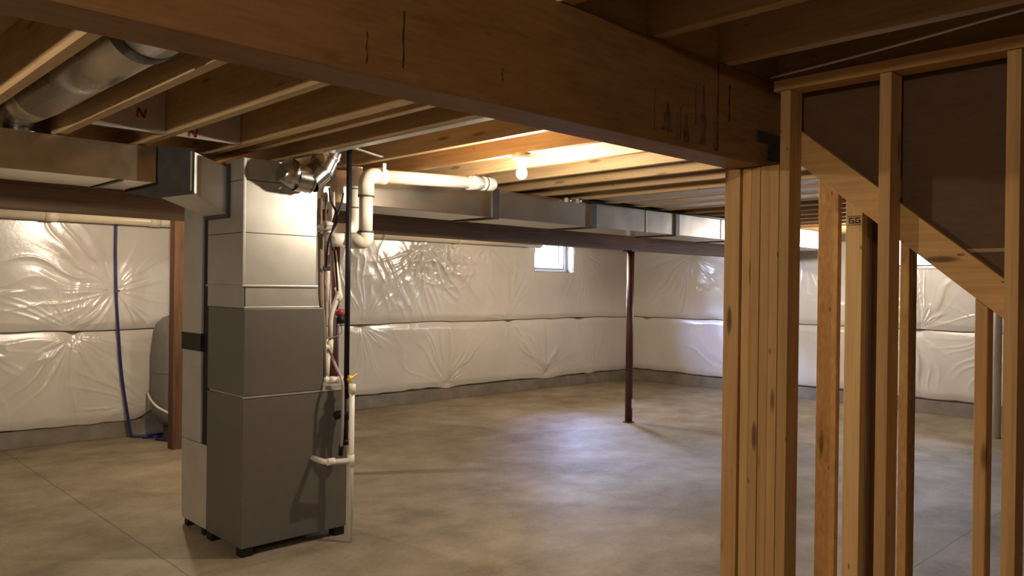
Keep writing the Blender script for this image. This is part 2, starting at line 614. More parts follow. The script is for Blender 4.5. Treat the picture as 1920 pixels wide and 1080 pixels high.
def blanket(name, horiz, u0, u1, zb, zt, h_fn, hole, depth, step, label, seed, back, dips=None):
    nu, nv = int((u1 - u0) / step) + 1, int((zt - zb) / step) + 1
    us = np.linspace(u0, u1, nu)
    vs = np.linspace(0, 1, nv)
    U, T = np.meshgrid(us, vs, indexing='ij')
    sag = sum((-d if d < 1 else 0.0) * np.exp(-((U - c) / w_) ** 2) for c, w_, d in dips) if dips else 0.0
    sd = 120 if horiz else 130
    if zb > 0.5:
        lo, hi = zb + seam_line(U, sd), zt + 0.012 * (vnoise(U * 2.2, U * 0 + 4, seed + 22) - 0.5)
    else:
        lo = zb + 0.026 * (vnoise(U * 1.7, U * 0 + 2, seed + 20) - 0.5) + 0.014 * (vnoise(U * 7.0, U * 0 + 6, seed + 21) - 0.5) + sag
        hi = zt + seam_line(U, sd) - sum(0.028 * np.exp(-((U - c) / w_) ** 2) for c, w_ in ((2.27, 0.05), (5.50, 0.10), (8.06, 0.07), (9.60, 0.12), (3.75, 0.08)))
    Z = lo + (hi - lo) * T
    edge = np.minimum(np.minimum(T, 1 - T) * (zt - zb) / 0.10, 1.0)
    H = depth * (0.62 + 0.38 * np.sin(edge * math.pi / 2))
    H = H + 0.020 * (vnoise(U * 1.3, Z * 1.6, seed) - 0.5) * edge + 1.35 * h_fn(U, Z) * np.clip(edge + 0.3, 0, 1)
    H = np.maximum(H, 0.006)
    keep = np.ones((nu - 1, nv - 1), bool)
    if hole:
        cu, cz = (U[:-1, :-1] + U[1:, 1:]) / 2, (Z[:-1, :-1] + Z[1:, 1:]) / 2
        wob = 0.03 * (vnoise(cz * 9, cz * 0 + 1, seed + 5) - 0.5)
        keep = ~((cu > hole[0] + wob) & (cu < hole[1] + wob) & (cz > hole[2]) & (cz < hole[3]))
    P = np.stack([U, back - H, Z], -1) if horiz else np.stack([back - H, U, Z], -1)
    o0 = Vector(((u0 + u1) / 2, back, zb)) if horiz else Vector((back, (u0 + u1) / 2, zb))
    P = (P.reshape(-1, 3) - np.array(o0)).tolist()
    ii, jj = np.nonzero(keep)
    a = ii * nv + jj
    quads = np.stack([a, a + nv, a + nv + 1, a + 1], 1)
    if not horiz:
        quads = quads[:, ::-1]
    # skirt back to the wall along every open edge, so the blanket is a solid pad
    ed = {}
    for q in quads.tolist():
        for k in range(4):
            e = (q[k], q[(k + 1) % 4])
            key = (min(e), max(e))
            ed[key] = None if key in ed else e
    quads = quads.tolist()
    remap = {}
    for e in ed.values():
        if e is None:
            continue
        for vi in e:
            if vi not in remap:
                p = list(P[vi])
                p[1 if horiz else 0] = -0.001
                remap[vi] = len(P)
                P.append(p)
        quads.append([e[1], e[0], remap[e[0]], remap[e[1]]])
    me = bpy.data.meshes.new(name)
    me.from_pydata(P, [], quads)
    me.polygons.foreach_set('use_smooth', [True] * len(me.polygons))
    me.materials.append(M_VINYL)
    me.update()
    o = bpy.data.objects.new(name, me)
    COL.objects.link(o)
    o.location = o0
    o['_o'] = o0
    return tag(o, label, 'insulation', 'white vinyl insulation blankets')


SEAM = 1.065


def h_back_up(u, v):
    h = radial(u, v, 2.63, 1.46, 0.75, 30, 0.020, 11, 180, 75, 0.010)
    h += radial(u, v, 2.63, 1.46, 0.60, 26, 0.020, 12, 0, 70)
    h += radial(u, v, 2.25, 1.10, 0.45, 30, 0.014, 13, 90, 85, 0.02)
    h += radial(u, v, 5.50, 1.08, 0.75, 26, 0.014, 14, 70, 60, 0.02)
    h += radial(u, v, 8.05, 1.09, 1.0, 26, 0.014, 15, 120, 80, 0.02)
    h += radial(u, v, 6.45, 2.10, 1.1, 22, 0.022, 16, -80, 80)
    h += radial(u, v, 7.6, 2.12, 0.9, 22, 0.012, 18, -100, 70)
    h += radial(u, v, 9.6, 2.12, 0.8, 26, 0.008, 19, -60, 80)
    # crumpled patch near the top
    m = np.exp(-(((u - 6.85) / 0.62) ** 2 + ((v - 1.86) / 0.30) ** 2) ** 1.4)
    cr = ridged(u * 5.5 + 2 * vnoise(u * 3, v * 3, 31), v * 6.5 + 2 * vnoise(u * 3, v * 3, 32), 33) ** 1.6 + 0.6 * ridged(u * 11, v * 12, 34) ** 2
    h += 0.034 * m * cr
    m2 = np.exp(-(((u - 6.2) / 0.55) ** 2 + ((v - 1.55) / 0.35) ** 2))
    h += 0.016 * m2 * ridged(u * 9 + v * 4.5, v * 2.2 - u * 1.2, 35) ** 2
    return h


def h_back_low(u, v):
    h = radial(u, v, 2.25, 1.03, 0.70, 34, 0.020, 41, -80, 80, 0.02)
    h += radial(u, v, 1.45, 1.05, 0.95, 16, 0.018, 42, -40, 30)
    h += radial(u, v, 3.0, 0.30, 0.8, 22, 0.015, 43, 140, 60)
    h += radial(u, v, 5.50, 1.04, 0.45, 24, 0.012, 44, -60, 60, 0.02)
    h += radial(u, v, 6.90, 0.22, 0.80, 30, 0.016, 45, 90, 75, 0.02)
    h += radial(u, v, 8.05, 1.05, 0.50, 24, 0.010, 46, -60, 70, 0.02)
    h += radial(u, v, 8.85, 0.24, 0.85, 18, 0.026, 47, 90, 60, 0.02)
    h += radial(u, v, 9.9, 0.24, 0.6, 24, 0.008, 48, 110, 60)
    return h


def h_right_up(u, v):
    h = radial(u, v, 7.15, 2.10, 0.95, 30, 0.022, 51, -90, 75, 0.015)
    h += 0.016 * np.exp(-(((u - 6.9) / 0.3) ** 2 + ((v - 1.65) / 0.14) ** 2)) * ridged(u * 7, v * 12, 52) ** 1.6
    h += radial(u, v, 3.70, 1.09, 0.80, 30, 0.022, 53, 90, 85, 0.03)
    h += radial(u, v, 5.3, 2.0, 0.9, 24, 0.014, 54, -100, 80)
    h += radial(u, v, 2.75, 1.1, 0.6, 24, 0.016, 55, 90, 80)
    return h


def h_right_low(u, v):
    h = radial(u, v, 6.35, 0.22, 1.0, 24, 0.022, 61, 75, 50, 0.01)
    h += radial(u, v, 3.80, 1.03, 0.75, 26, 0.022, 62, -80, 60, 0.02)
    h += radial(u, v, 2.7, 1.02, 0.6, 26, 0.018, 63, -80, 70)
    h += radial(u, v, 5.4, 1.02, 0.7, 20, 0.010, 64, -90, 70)
    return h


blanket('insulation_blanket', True, -2.0, 10.87, SEAM + 0.003, 2.24, h_back_up, (WIN1[0] - 0.02, WIN1[1] - 0.02, WIN1[2] - 0.01, 3), 0.075, 0.0095,
        'upper white vinyl insulation blanket on back wall, with crumpled patch and window cutout', 1, YB - 0.001)
blanket('insulation_blanket', True, -2.0, 10.87, 0.180, SEAM - 0.007, h_back_low, None, 0.062, 0.0095,
        'lower white vinyl insulation blanket on back wall, hanging to the footing', 2, YB - 0.001, [(6.90, 0.12, 0.028), (8.85, 0.2, 0.03), (9.9, 0.1, 0.02), (2.35, 0.5, 0.02), (3.05, 0.14, -0.09)])
blanket('insulation_blanket', False, 1.2, 8.35, SEAM + 0.002, 2.24, h_right_up, (WIN2[0], WIN2[1], WIN2[2] - 0.01, 3), 0.075, 0.0105,
        'upper white vinyl insulation blanket on right-hand wall behind the framing', 3, XR - 0.001)
blanket('insulation_blanket', False, 1.2, 8.35, 0.20, SEAM - 0.008, h_right_low, None, 0.062, 0.0105,
        'lower white vinyl insulation blanket on right-hand wall behind the framing', 4, XR - 0.001, [(6.35, 0.16, 0.03), (3.9, 0.12, 0.03), (2.6, 0.3, 0.02)])
# concrete footing strip left bare under the blankets
bm = BM(); box(bm, XL, XR - 0.03, YB - 0.03, YB, 0, 0.16, 0.006)
struct(make('baseboard_back', bm, M_CONC))
bm = BM(); box(bm, XR - 0.03, XR, YF, YB - 0.03, 0, 0.17, 0.006)
struct(make('baseboard_right', bm, M_CONC))


# ------------------------------------------------------------------ beams and joists
ZJ = 2.316          # underside of the joists
bm = BM()
box(bm, -1.9, 2.86, 1.44, 1.575, 2.0, ZJ - 0.004, 0.004)
beam = make('support_beam', bm, wood('X', 'lvl'))
tag(beam, 'thick orange-brown laminated timber beam crossing the top of the view', 'beam')
bm = BM()
for px, y0, y1, wd in ((757, 20, 128, 0.004), (1305, 160, 235, 0.003), (1347, 120, 285, 0.006), (1368, 160, 230, 0.007), (1228, 165, 245, 0.002), (942, 128, 152, 0.003), (688, 60, 120, 0.002), (1253, 195, 250, 0.003), (1276, 200, 262, 0.003)):
    p, q = at(px, y0, Y=1.44), at(px, y1, Y=1.44)
    zz = max(min(p.z, 2.305), 2.0)
    pts = [(p.x - wd * (0.5 + 0.3 * math.sin(k * 2.1)) + 0.0015 * math.sin(k * 1.3), p.x + wd * (0.5 + 0.3 * math.cos(k * 1.7)) + 0.0015 * math.sin(k * 1.3), zz + (max(q.z, 2.006) - zz) * k / 8) for k in range(9)]
    for a, b in zip(pts, pts[1:]):
        hexa(bm, [(a[0], 1.4392, a[2]), (a[1], 1.4392, a[2]), (b[1], 1.4392, b[2]), (b[0], 1.4392, b[2])], [(a[0], 1.4405, a[2]), (a[1], 1.4405, a[2]), (b[1], 1.4405, b[2]), (b[0], 1.4405, b[2])])
make('stain', bm, M_STAIN, beam)
for px, y0, y1, wd in ((1252, 188, 246, 0.030), (1287, 205, 268, 0.020), (1320, 150, 272, 0.022), (1342, 215, 285, 0.014), (1270, 215, 262, 0.012)):
    p, q = at(px, y0, Y=1.44), at(px, y1, Y=1.44)
    n = 14
    pts = [(p.x - wd * (0.25 + 0.9 * k / n) * (0.8 + 0.2 * math.sin(k * 0.9 + px)), p.x + wd * (0.25 + 0.9 * k / n) * (0.8 + 0.2 * math.cos(k * 0.7 + px)), p.z + (max(q.z, 2.012) - p.z) * k / n) for k in range(n + 1)]
    bm = BM()
    for a, b in zip(pts, pts[1:]):
        hexa(bm, [(a[0], 1.4396, a[2]), (a[1], 1.4396, a[2]), (b[1], 1.4396, b[2]), (b[0], 1.4396, b[2])], [(a[0], 1.4405, a[2]), (a[1], 1.4405, a[2]), (b[1], 1.4405, b[2]), (b[0], 1.4405, b[2])])
    make('smudge', bm, M_SMUDGE, beam)
bm = BM()
p, q = at(1421, 243, Y=1.4325), at(1462, 275, Y=1.4325)
box(bm, p.x, q.x + 0.02, 1.4325, 1.4398, q.z, p.z, 0.003)
q = at(1462, 304, Y=1.4325)
box(bm, at(1440, 280, Y=1.4325).x, q.x + 0.02, 1.4335, 1.4398, q.z, p.z - 0.02, 0.003)
make('bracket', bm, M_STAIN, beam)

bm = BM()
box(bm, -2.9, XR - 0.1, 5.60, 5.735, 1.99, ZJ - 0.004, 0.003)
tag(make('support_beam', bm, wood('X', 'dark')), 'dark brown beam carried on steel columns in front of back wall', 'beam')

ORD = ['first', 'second', 'third', 'fourth', 'fifth', 'sixth', 'seventh', 'eighth', 'ninth', 'tenth', 'eleventh', 'twelfth', 'thirteenth', 'fourteenth', 'fifteenth', 'sixteenth', 'seventeenth', 'eighteenth', 'nineteenth', 'twentieth']
JX = [0.795 + 0.4064 * k for k in range(25)]
for k, x in enumerate(JX):
    if k == 0:
        lab = 'floor joist on the near left side of the silver round duct'
    elif k == 1:
        lab = 'floor joist between the silver round duct and the red-marked white panels'
    elif k == 2:
        lab = 'floor joist between the two red-marked white blocking panels'
    elif k == 3:
        lab = 'floor joist running to the right edge of the red-marked white panels'
    elif k == 4:
        lab = 'floor joist with bright sheet metal strip along its underside'
    elif k == 5:
        lab = 'floor joist just past the metal strip, ending over the white elbow pipe'
    elif k == 6:
        lab = 'orange floor joist holding the lit bare bulb under it'
    else:
        lab = '%s floor joist beyond the lit bare bulb, counted towards right wall' % ORD[k - 7]
    board('floor_joist', x - 0.045, x, 1.512, YB - 0.02, ZJ, ZC - 0.002, 'Y', 'joist', lab, 'joist', 'floor joists over the far bay')
board('floor_joist', 2.155 - 0.045, 2.155, 1.7, YB - 0.02, ZJ + 0.012, ZC - 0.002, 'Y', 'joist', 'extra floor joist close beside the joist right of the white panels', 'joist', 'floor joists over the far bay')
for k, lab in ((2, 'short view of a dark joist above the middle of the big beam'), (3, 'upper of the two dark joists bearing on the big beam at top right'),
               (4, 'lower of the two dark joists bearing on the big beam at top right'), (5, 'dark joist tucked above the stud wall top plate')):
    x = JX[k]
    board('floor_joist', x - 0.045, x, YF + 0.02, 1.508, ZJ, ZC - 0.002, 'Y', 'joist', lab, 'joist', 'floor joists over the near bay')
for k, lab in ((2, 'short blocking board on the big beam behind the upper dark joist'), (3, 'short blocking board on the big beam between the two dark joists'), (4, 'short blocking board on the big beam beside the stud wall')):
    board('blocking', JX[k] + 0.002, JX[k + 1] - 0.047, 1.462, 1.50, ZJ, ZC - 0.004, 'X', 'joist', lab, 'blocking', 'blocking on the big beam')

for k, lab in ((-1, 'floor joist just outside the left edge of view'), (-2, 'second floor joist outside the left edge of view'), (-3, 'third floor joist outside the left edge of view')):
    x = 0.795 + 0.4064 * k
    board('floor_joist', x - 0.045, x, 1.512, YB - 0.02, ZJ, ZC - 0.002, 'Y', 'joist', lab, 'joist', 'floor joists over the far bay')
board('floor_joist', -0.873, -0.828, 1.512, YB - 0.02, ZJ, ZC - 0.002, 'Y', 'joist', 'floor joist carrying the bulb beyond the left edge of the view', 'joist', 'floor joists over the far bay')

# posts under the dark beam
def column(x, y, zt, mat, r, label, square=False):
    t = thing('steel_column', (x, y, 0), label, 'column')
    bm = BM()
    if square:
        box(bm, x - r, x + r, y - r, y + r, 0.012, zt - 0.012, 0.006)
    else:
        tube(bm, [(x, y, 0.012), (x, y, zt - 0.012)], r, 24)
    make('shaft', bm, mat, t)
    bm = BM(); box(bm, x - r * 1.1, x + r * 1.1, y - r * 1.1, y + r * 1.1, 0, 0.012, 0.002); make('base_plate', bm, mat, t)
    bm = BM(); box(bm, x - r * 1.6, x + r * 1.6, y - r * 1.5, y + r * 1.5, zt - 0.012, zt, 0.002); make('cap_plate', bm, mat, t)
    return t


c1 = column(7.374, 5.665, 1.99, M_RED, 0.043, 'dark red steel column standing free in the middle of the floor')
bm = BM()
p = at(1187, 757, Y=5.615)
box(bm, p.x - 0.02, p.x + 0.03, 5.6205, 5.6235, p.z - 0.05, p.z + 0.05)
make('sticker', bm, plain('paper_tag', (0.6, 0.58, 0.55), 0.7), c1)
column(3.455, 5.665, 1.99, M_RED, 0.043, 'dark red steel column seen behind the white pipes beside furnace')
bm = BM()
box(bm, 2.907 - 0.055, 2.907 + 0.055, 7.45, 7.56, 0, ZJ, 0.004)
tag(make('wood_post', bm, wood('Z', 'rusty')), 'reddish brown post between the plastic wall and the furnace', 'post')

# ------------------------------------------------------------------ built-up post and stair framing
t = thing('built_up_post', (2.69, 1.48, 0), 'bundle of nailed studs forming the post under the big beam end', 'post')
ys = [1.375 + 0.0365 * i for i in range(5)]
for i, y in enumerate(ys[:4]):
    bm = BM()
    dx = (0.000, 0.003, 0.001, 0.004)[i]
    box(bm, 2.64 + dx, 2.729 + dx, y + 0.0008, y + 0.0355, 0, 1.998, 0.0025)
    make('ply', bm, wood('Z', 'pine'), t)
bm = BM()
box(bm, 2.640, 2.729, 1.529, 1.592, 0, 1.998, 0.003)
make('ply', bm, wood('Z', 'pine'), t)
# every ply needs its own grain: nudge the texture by its own origin
SX0, SX1 = 2.64, 2.729
studs = [(1.3365, 1.3735, 'tall stud standing against the post under the big beam end'),
         (0.994, 1.031, 'tall stud crossing in front of the sloped stair board'),
         (0.633, 0.670, 'tall stud at the lower end of sloped stair board')]
for y0, y1, lab in studs:
    board('wall_stud', SX0, SX1, y0, y1, 0.039, 2.258, 'Z', 'pine', lab, 'stud', 'full height studs of the stair wall', 0.0025)
board('top_plate', SX0, SX1, -0.6, 1.40, 2.26, 2.298, 'Y', 'pine', 'horizontal top plate along the heads of the stair wall studs', 'plate')
board('bottom_plate', SX0, SX1, -0.6, 1.374, 0.0, 0.038, 'Y', 'pine', 'bottom plate on the slab under the stair wall studs', 'plate')
# sloped board: face on X = 2.73, falling towards the camera
DX0, DX1 = 2.7305, 2.769
sl = 0.818
def dz(y): return 2.127 + (y - 1.344) * sl
bm = BM()
ya, yb = 0.30, 1.345
hexa(bm, [(DX0, ya, dz(ya) - 0.122), (DX0, yb, dz(yb) - 0.122), (DX0, yb, dz(yb)), (DX0, ya, dz(ya))],
     [(DX1, ya, dz(ya) - 0.122), (DX1, yb, dz(yb) - 0.122), (DX1, yb, dz(yb)), (DX1, ya, dz(ya))])
bmesh.ops.bevel(bm, geom=list(bm.edges), offset=0.002, segments=1, affect='EDGES')
so = make('stair_plate', bm, wood('Y', 'pine'))
tag(so, 'sloped stair board descending to the right across the studs', 'stair board')
# hardboard lining of the stairwell, above the slope
bm = BM()
def dlin(y): return dz(y) - 0.05
P2 = [(-0.5, dlin(0.30)), (0.30, dlin(0.30)), (1.36, dlin(1.36)), (1.36, 2.298), (-0.5, 2.298)]
hexa(bm, [(2.7705, y, z) for y, z in P2], [(2.782, y, z) for y, z in P2])
pn = make('stairwell_lining', bm, wood('Y', 'board'))
tag(pn, 'dark brown stairwell lining sheet behind studs above the sloped board', 'wall panel')
bm = BM()
p, q = at(1812, 470, X=2.77), at(1890, 466, X=2.77)
box(bm, 2.7692, 2.7712, q.y - 0.2, p.y, p.z - 0.006, p.z + 0.006, 0.002)
make('seam_strip', bm, wood('Y', 'joist'), pn)
# short studs under and behind the slope
def short_stud(x0, x1, y0, y1, ztop0, ztop1, tone, label):
    """top cut to the slope from ztop0 at y0 to ztop1 at y1"""
    bm = BM()
    hexa(bm, [(x0, y0, 0), (x1, y0, 0), (x1, y1, 0), (x0, y1, 0)], [(x0, y0, ztop0), (x1, y0, ztop0), (x1, y1, ztop1), (x0, y1, ztop1)])
    bmesh.ops.bevel(bm, geom=list(bm.edges), offset=0.002, segments=1, affect='EDGES')
    return tag(make('wall_stud', bm, wood('Z', tone)), label, 'stud', 'short studs under the stairs')


dbot = lambda y: dz(y) - 0.123
short_stud(2.7305, 2.792, 0.735, 0.770, dbot(0.735), dbot(0.770), 'pine', 'short cut stud holding up the lower part of the sloped board')
XB = 3.50
short_stud(XB, XB + 0.038, 1.538, 1.630, 2.06, 2.12, 'osb', 'mottled orange stud right of the tall stud at the beam end')
gs_ = short_stud(XB, XB + 0.055, 1.432, 1.505, 1.98, 2.04, 'pale', 'pale yellow stud with black grade stamp near its top')
short_stud(XB + 0.057, XB + 0.095, 1.425, 1.50, 1.96, 2.02, 'dark', 'dark brown stud fixed behind the pale grade-stamped stud')
short_stud(XB + 0.10, XB + 0.19, 1.40, 1.438, 1.95, 1.98, 'rusty', 'reddish stud hard against the back of dark brown stud')
short_stud(XB, XB + 0.089, 1.235, 1.272, 1.83, 1.86, 'osb', 'orange stud half hidden behind the middle tall stud')
# grade stamp letters on the pale stud
def letter_g(bm, put, u0, v0, wd, ht, s):
    for a in ((0, wd, 0, s), (0, s, 0, ht), (0, wd, ht - s, ht), (wd - s, wd, 0, ht * 0.5), (wd * 0.5, wd, ht * 0.5 - s / 2, ht * 0.5 + s / 2)):
        put(bm, u0 + a[0], u0 + a[1], v0 + a[2], v0 + a[3])
def put_stud(bm, u0, u1, v0, v1):
    box(bm, XB - 0.0008, XB + 0.0004, 1.497 - u1, 1.497 - u0, v0, v1)
pz = at(1604, 419, X=XB).z
bm = BM()
letter_g(bm, put_stud, 0.006, pz, 0.022, 0.026, 0.005)
letter_g(bm, put_stud, 0.034, pz, 0.022, 0.026, 0.005)
for a in ((0.0, 0.062, pz - 0.007, pz - 0.004), (0.0, 0.062, pz + 0.030, pz + 0.033)):
    put_stud(bm, *a)
make('grade_stamp', bm, M_BINK, gs_)


# ------------------------------------------------------------------ furnace
FX, FY = 2.02, 4.26
t = thing('furnace', (2.36, 4.5, 0), 'grey furnace cabinet standing on small black feet', 'furnace')
bm = BM(); box(bm, FX, 2.705, FY, 4.74, 0.05, 0.902, 0.006); make('cabinet', bm, M_GREY, t)
bm = BM(); box(bm, FX, 2.53, FY, 4.74, 0.912, 1.41, 0.006); make('coil_cabinet', bm, M_GREY, t)
bm = BM()
box(bm, FX + 0.01, 2.70, FY + 0.008, 4.73, 0.9025, 0.9115)
box(bm, FX - 0.001, 2.69, FY - 0.004, FY + 0.004, 0.900, 0.908, 0.001)
make('seam_trim', bm, M_GREYT, t)
bm = BM(); box(bm, 2.535, 2.69, FY + 0.012, 4.72, 0.9118, 0.93, 0.003); make('ledge_cover', bm, M_GREYT, t)
for (x, y) in ((FX + 0.005, FY + 0.005), (2.625, FY + 0.005), (FX + 0.005, 4.665), (2.625, 4.665)):
    bm = BM(); box(bm, x, x + 0.07, y, y + 0.07, 0, 0.05, 0.004); make('foot', bm, M_BLACK, t)
# sheet metal plenum on top
t = thing('supply_plenum', (2.24, 4.5, 1.41), 'pale sheet metal plenum stacked on top of the grey furnace', 'duct')
bm = BM()
box(bm, 2.01, 2.475, 4.262, 4.735, 1.5375, 2.26, 0.004)
box(bm, 2.012, 2.478, 4.264, 4.733, 1.4105, 1.537, 0.004)
make('box_body', bm, M_PLEN, t)
for z, g in ((1.838, 0.0025), (2.135, 0.0025)):
    bm = BM(); box(bm, 2.0085, 2.4765, 4.2605, 4.7365, z - g, z + g); make('cross_seam', bm, M_SEAM, t)
bm = BM()
box(bm, 2.004, 2.484, 4.254, 4.742, 1.530, 1.543, 0.003)
box(bm, 2.005, 2.020, 4.255, 4.262, 1.545, 2.258, 0.002)
box(bm, 2.020, 2.50, 4.262, 4.738, 1.4105, 1.418, 0.002)
make('rolled_edge', bm, M_PLEN, t)
bm = BM()
for x in (2.022, ):
    box(bm, x, x + 0.006, 4.2605, 4.266, 1.42, 1.53)
make('corner_seam', bm, M_SEAM, t)
# return drop behind the furnace
t = thing('return_drop', (2.2, 5.0, 0), 'pale metal return drop duct standing left of the furnace', 'duct')
bm = BM(); box(bm, 2.032, 2.50, 4.868, 5.155, 0.56, 2.108, 0.004); make('riser', bm, M_DULL, t)
bm = BM()
hexa(bm, [(2.032, 4.745, 0.045), (2.50, 4.745, 0.045), (2.50, 5.14, 0.045), (2.032, 5.14, 0.045)],
     [(2.032, 4.745, 0.555), (2.50, 4.745, 0.555), (2.50, 5.155, 0.555), (2.032, 5.155, 0.555)])
bmesh.ops.bevel(bm, geom=list(bm.edges), offset=0.004, segments=2, affect='EDGES')
make('boot', bm, M_DULL, t)
bm = BM(); box(bm, 2.045, 2.48, 4.752, 4.866, 0.556, 2.10, 0.002); make('gap_shade_panel', bm, M_BLACK, t)  # added dark panel standing in for the shade between return and furnace
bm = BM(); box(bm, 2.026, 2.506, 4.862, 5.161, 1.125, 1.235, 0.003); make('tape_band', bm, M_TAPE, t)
for x, y in ((2.04, 4.80), (2.43, 4.80), (2.04, 5.06), (2.43, 5.06)):
    bm = BM(); box(bm, x, x + 0.05, y, y + 0.05, 0, 0.0445, 0.003); make('foot', bm, M_BLACK, t)
# take-off between plenum and the left trunk
t = thing('duct_takeoff', (1.88, 4.6, 2.1), 'bright sloping metal take-off joining the left trunk duct to the plenum', 'duct')
bm = BM()
A = [(1.775, 4.415, 2.06), (1.775, 4.96, 2.075), (1.775, 4.96, 2.285), (1.775, 4.415, 2.285)]
B = [(2.006, 4.455, 1.945), (2.006, 4.733, 1.945), (2.006, 4.733, 2.222), (2.006, 4.455, 2.222)]
hexa(bm, A, B)
bmesh.ops.bevel(bm, geom=list(bm.edges), offset=0.004, segments=2, affect='EDGES')
make('transition', bm, M_DULL, t)
bm = BM()
hexa(bm, [(1.992, 4.43, 1.93), (1.992, 4.742, 1.93), (1.992, 4.742, 2.238), (1.992, 4.43, 2.238)], [(2.008, 4.43, 1.928), (2.008, 4.742, 1.928), (2.008, 4.742, 2.24), (2.008, 4.43, 2.24)])
make('collar', bm, M_SEAM, t)
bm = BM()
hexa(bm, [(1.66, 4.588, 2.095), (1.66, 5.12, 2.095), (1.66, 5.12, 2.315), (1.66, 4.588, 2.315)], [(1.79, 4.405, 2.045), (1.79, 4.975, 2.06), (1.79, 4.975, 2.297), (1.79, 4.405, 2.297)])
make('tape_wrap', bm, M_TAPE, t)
# trunks
t = thing('trunk_duct', (-0.3, 4.85, 2.1), 'long metal trunk duct hanging at left below the joists', 'duct')
bm = BM(); box(bm, -2.0, 1.655, 4.60, 5.105, 2.108, 2.308, 0.004); make('section', bm, M_GALV, t)
bm = BM()
q = at(215, 340, Z=2.108)
box(bm, q.x - 0.012, q.x + 0.012, 4.602, 5.11, 2.1005, 2.107, 0.002)
make('drive_cleat', bm, M_SEAM, t)
t = thing('trunk_duct', (6.0, 4.8, 2.08), 'long silver trunk duct running right from the furnace below joists', 'duct')
cuts = [2.512, 4.20, 5.38, 6.66, 7.80, 9.0, 10.2]
for i, (a, b) in enumerate(zip(cuts, cuts[1:])):
    bm = BM(); box(bm, a + 0.002, b - 0.002, 4.55, 5.03, 2.088, 2.306, 0.004); make('section', bm, M_TRUNK, t)
for c in cuts[1:-1]:
    bm = BM()
    box(bm, c - 0.035, c + 0.035, 4.538, 5.04, 2.078, 2.312, 0.003)
    make('drive_cleat', bm, M_SEAM, t)
for x in (6.16, 7.48, 8.4):
    bm = BM(); box(bm, x - 0.006, x + 0.006, 4.545, 4.551, 2.088, 2.306, 0.001); make('stiffener', bm, M_PLEN, t)
# round duct between the joists at left
t = thing('round_duct', (0.965, 3.0, 2.4), 'silver round duct lying between the joists at upper left', 'duct')
RC = (0.985, 2.430)
bm = BM(); tube(bm, [(RC[0], 1.55, RC[1]), (RC[0], 2.84, RC[1])], 0.120, 40); make('pipe', bm, M_ROUND, t)
bm = BM(); tube(bm, [(RC[0], 2.84, RC[1]), (RC[0], 4.20, RC[1])], 0.117, 40); make('pipe', bm, M_ROUND, t)
bm = BM(); tube(bm, [(RC[0], 2.80, RC[1]), (RC[0], 2.81, RC[1]), (RC[0], 2.88, RC[1]), (RC[0], 2.89, RC[1])], [0.121, 0.124, 0.124, 0.119], 40, cap=False); make('joint_band', bm, M_SEAM, t)
bm = BM()
tube(bm, [(RC[0], 4.20, 2.430), (RC[0], 4.45, 2.435), (RC[0], 4.60, 2.43), (RC[0] + 0.02, 4.69, 2.40), (RC[0] + 0.03, 4.71, 2.36)], [0.116, 0.112, 0.10, 0.085, 0.075], 40)
make('elbow', bm, M_ROUND, t)
bm = BM()
lathe(bm, [(0.098, 0.0), (0.098, 0.006), (0.080, 0.012), (0.078, 0.05)], (RC[0] + 0.03, 4.72, 2.3095), 32)
make('boot', bm, M_ROUND, t)
# flue-like round take-off in front of the plenum
t = thing('round_elbow_duct', (2.4, 4.15, 2.1), 'shiny adjustable round elbow rising from the plenum to the joists', 'duct')
pts = [at(536, 318, Y=4.172), at(556, 332, Y=4.172), at(580, 337, Y=4.172), at(600, 320, Y=4.172), at(612, 297, Y=4.172), at(623, 268, Y=4.172)]
for a, b in zip(pts, pts[1:]):
    bm = BM()
    d = (b - a).normalized() * 0.012
    tube(bm, [a - d, b + d], [0.081, 0.077], 32, cap=(a is pts[0]))
    make('gore', bm, M_ELBOW, t)
for p, d in ((pts[2], pts[2] - pts[1]), (pts[3], pts[4] - pts[3]), (pts[4], pts[5] - pts[4])):
    d = d.normalized() * 0.005
    bm = BM(); tube(bm, [p - d, p + d], 0.0835, 32, cap=False); make('bead', bm, M_ELBOW, t)
# white blocking panels with red print between joists
def red_mark(bm, cx, cz, s, y):
    def stroke(u0, v0, u1, v1, wd=0.012):
        du, dv = u1 - u0, v1 - v0
        L = math.hypot(du, dv); nx, nz = -dv / L * wd / 2, du / L * wd / 2
        a = [(cx + u0 + nx, cz + v0 + nz), (cx + u0 - nx, cz + v0 - nz), (cx + u1 - nx, cz + v1 - nz), (cx + u1 + nx, cz + v1 + nz)]
        hexa(bm, [(x, y - 0.001, z) for x, z in a], [(x, y + 0.0005, z) for x, z in a])
    stroke(-s, -s, -s * 0.6, s); stroke(-s * 0.6, s, s * 0.6, -s); stroke(s * 0.6, -s, s, s)
for k, pxm, lab in ((2, (265, 212), 'left white blocking panel with red print between joists'), (3, (362, 255), 'right white blocking panel with red print between joists')):
    bm = BM()
    box(bm, JX[k - 1] + 0.002, JX[k] - 0.047, 4.215, 4.235, ZJ + 0.002, ZC - 0.006, 0.002)
    o = tag(make('insulated_blocking', bm, M_PAN), lab, 'panel', 'white blocking panels between joists')
    p = at(pxm[0], pxm[1], Y=4.2145)
    bm = BM(); red_mark(bm, p.x, max(p.z, ZJ + 0.03), 0.022, 4.2145); make('print', bm, M_INK, o)
    bm = BM(); box(bm, JX[k] - 0.052, JX[k] - 0.0465, 4.205, 4.225, ZJ + 0.004, ZC - 0.01); make('edge_strip', bm, M_GALV, o)
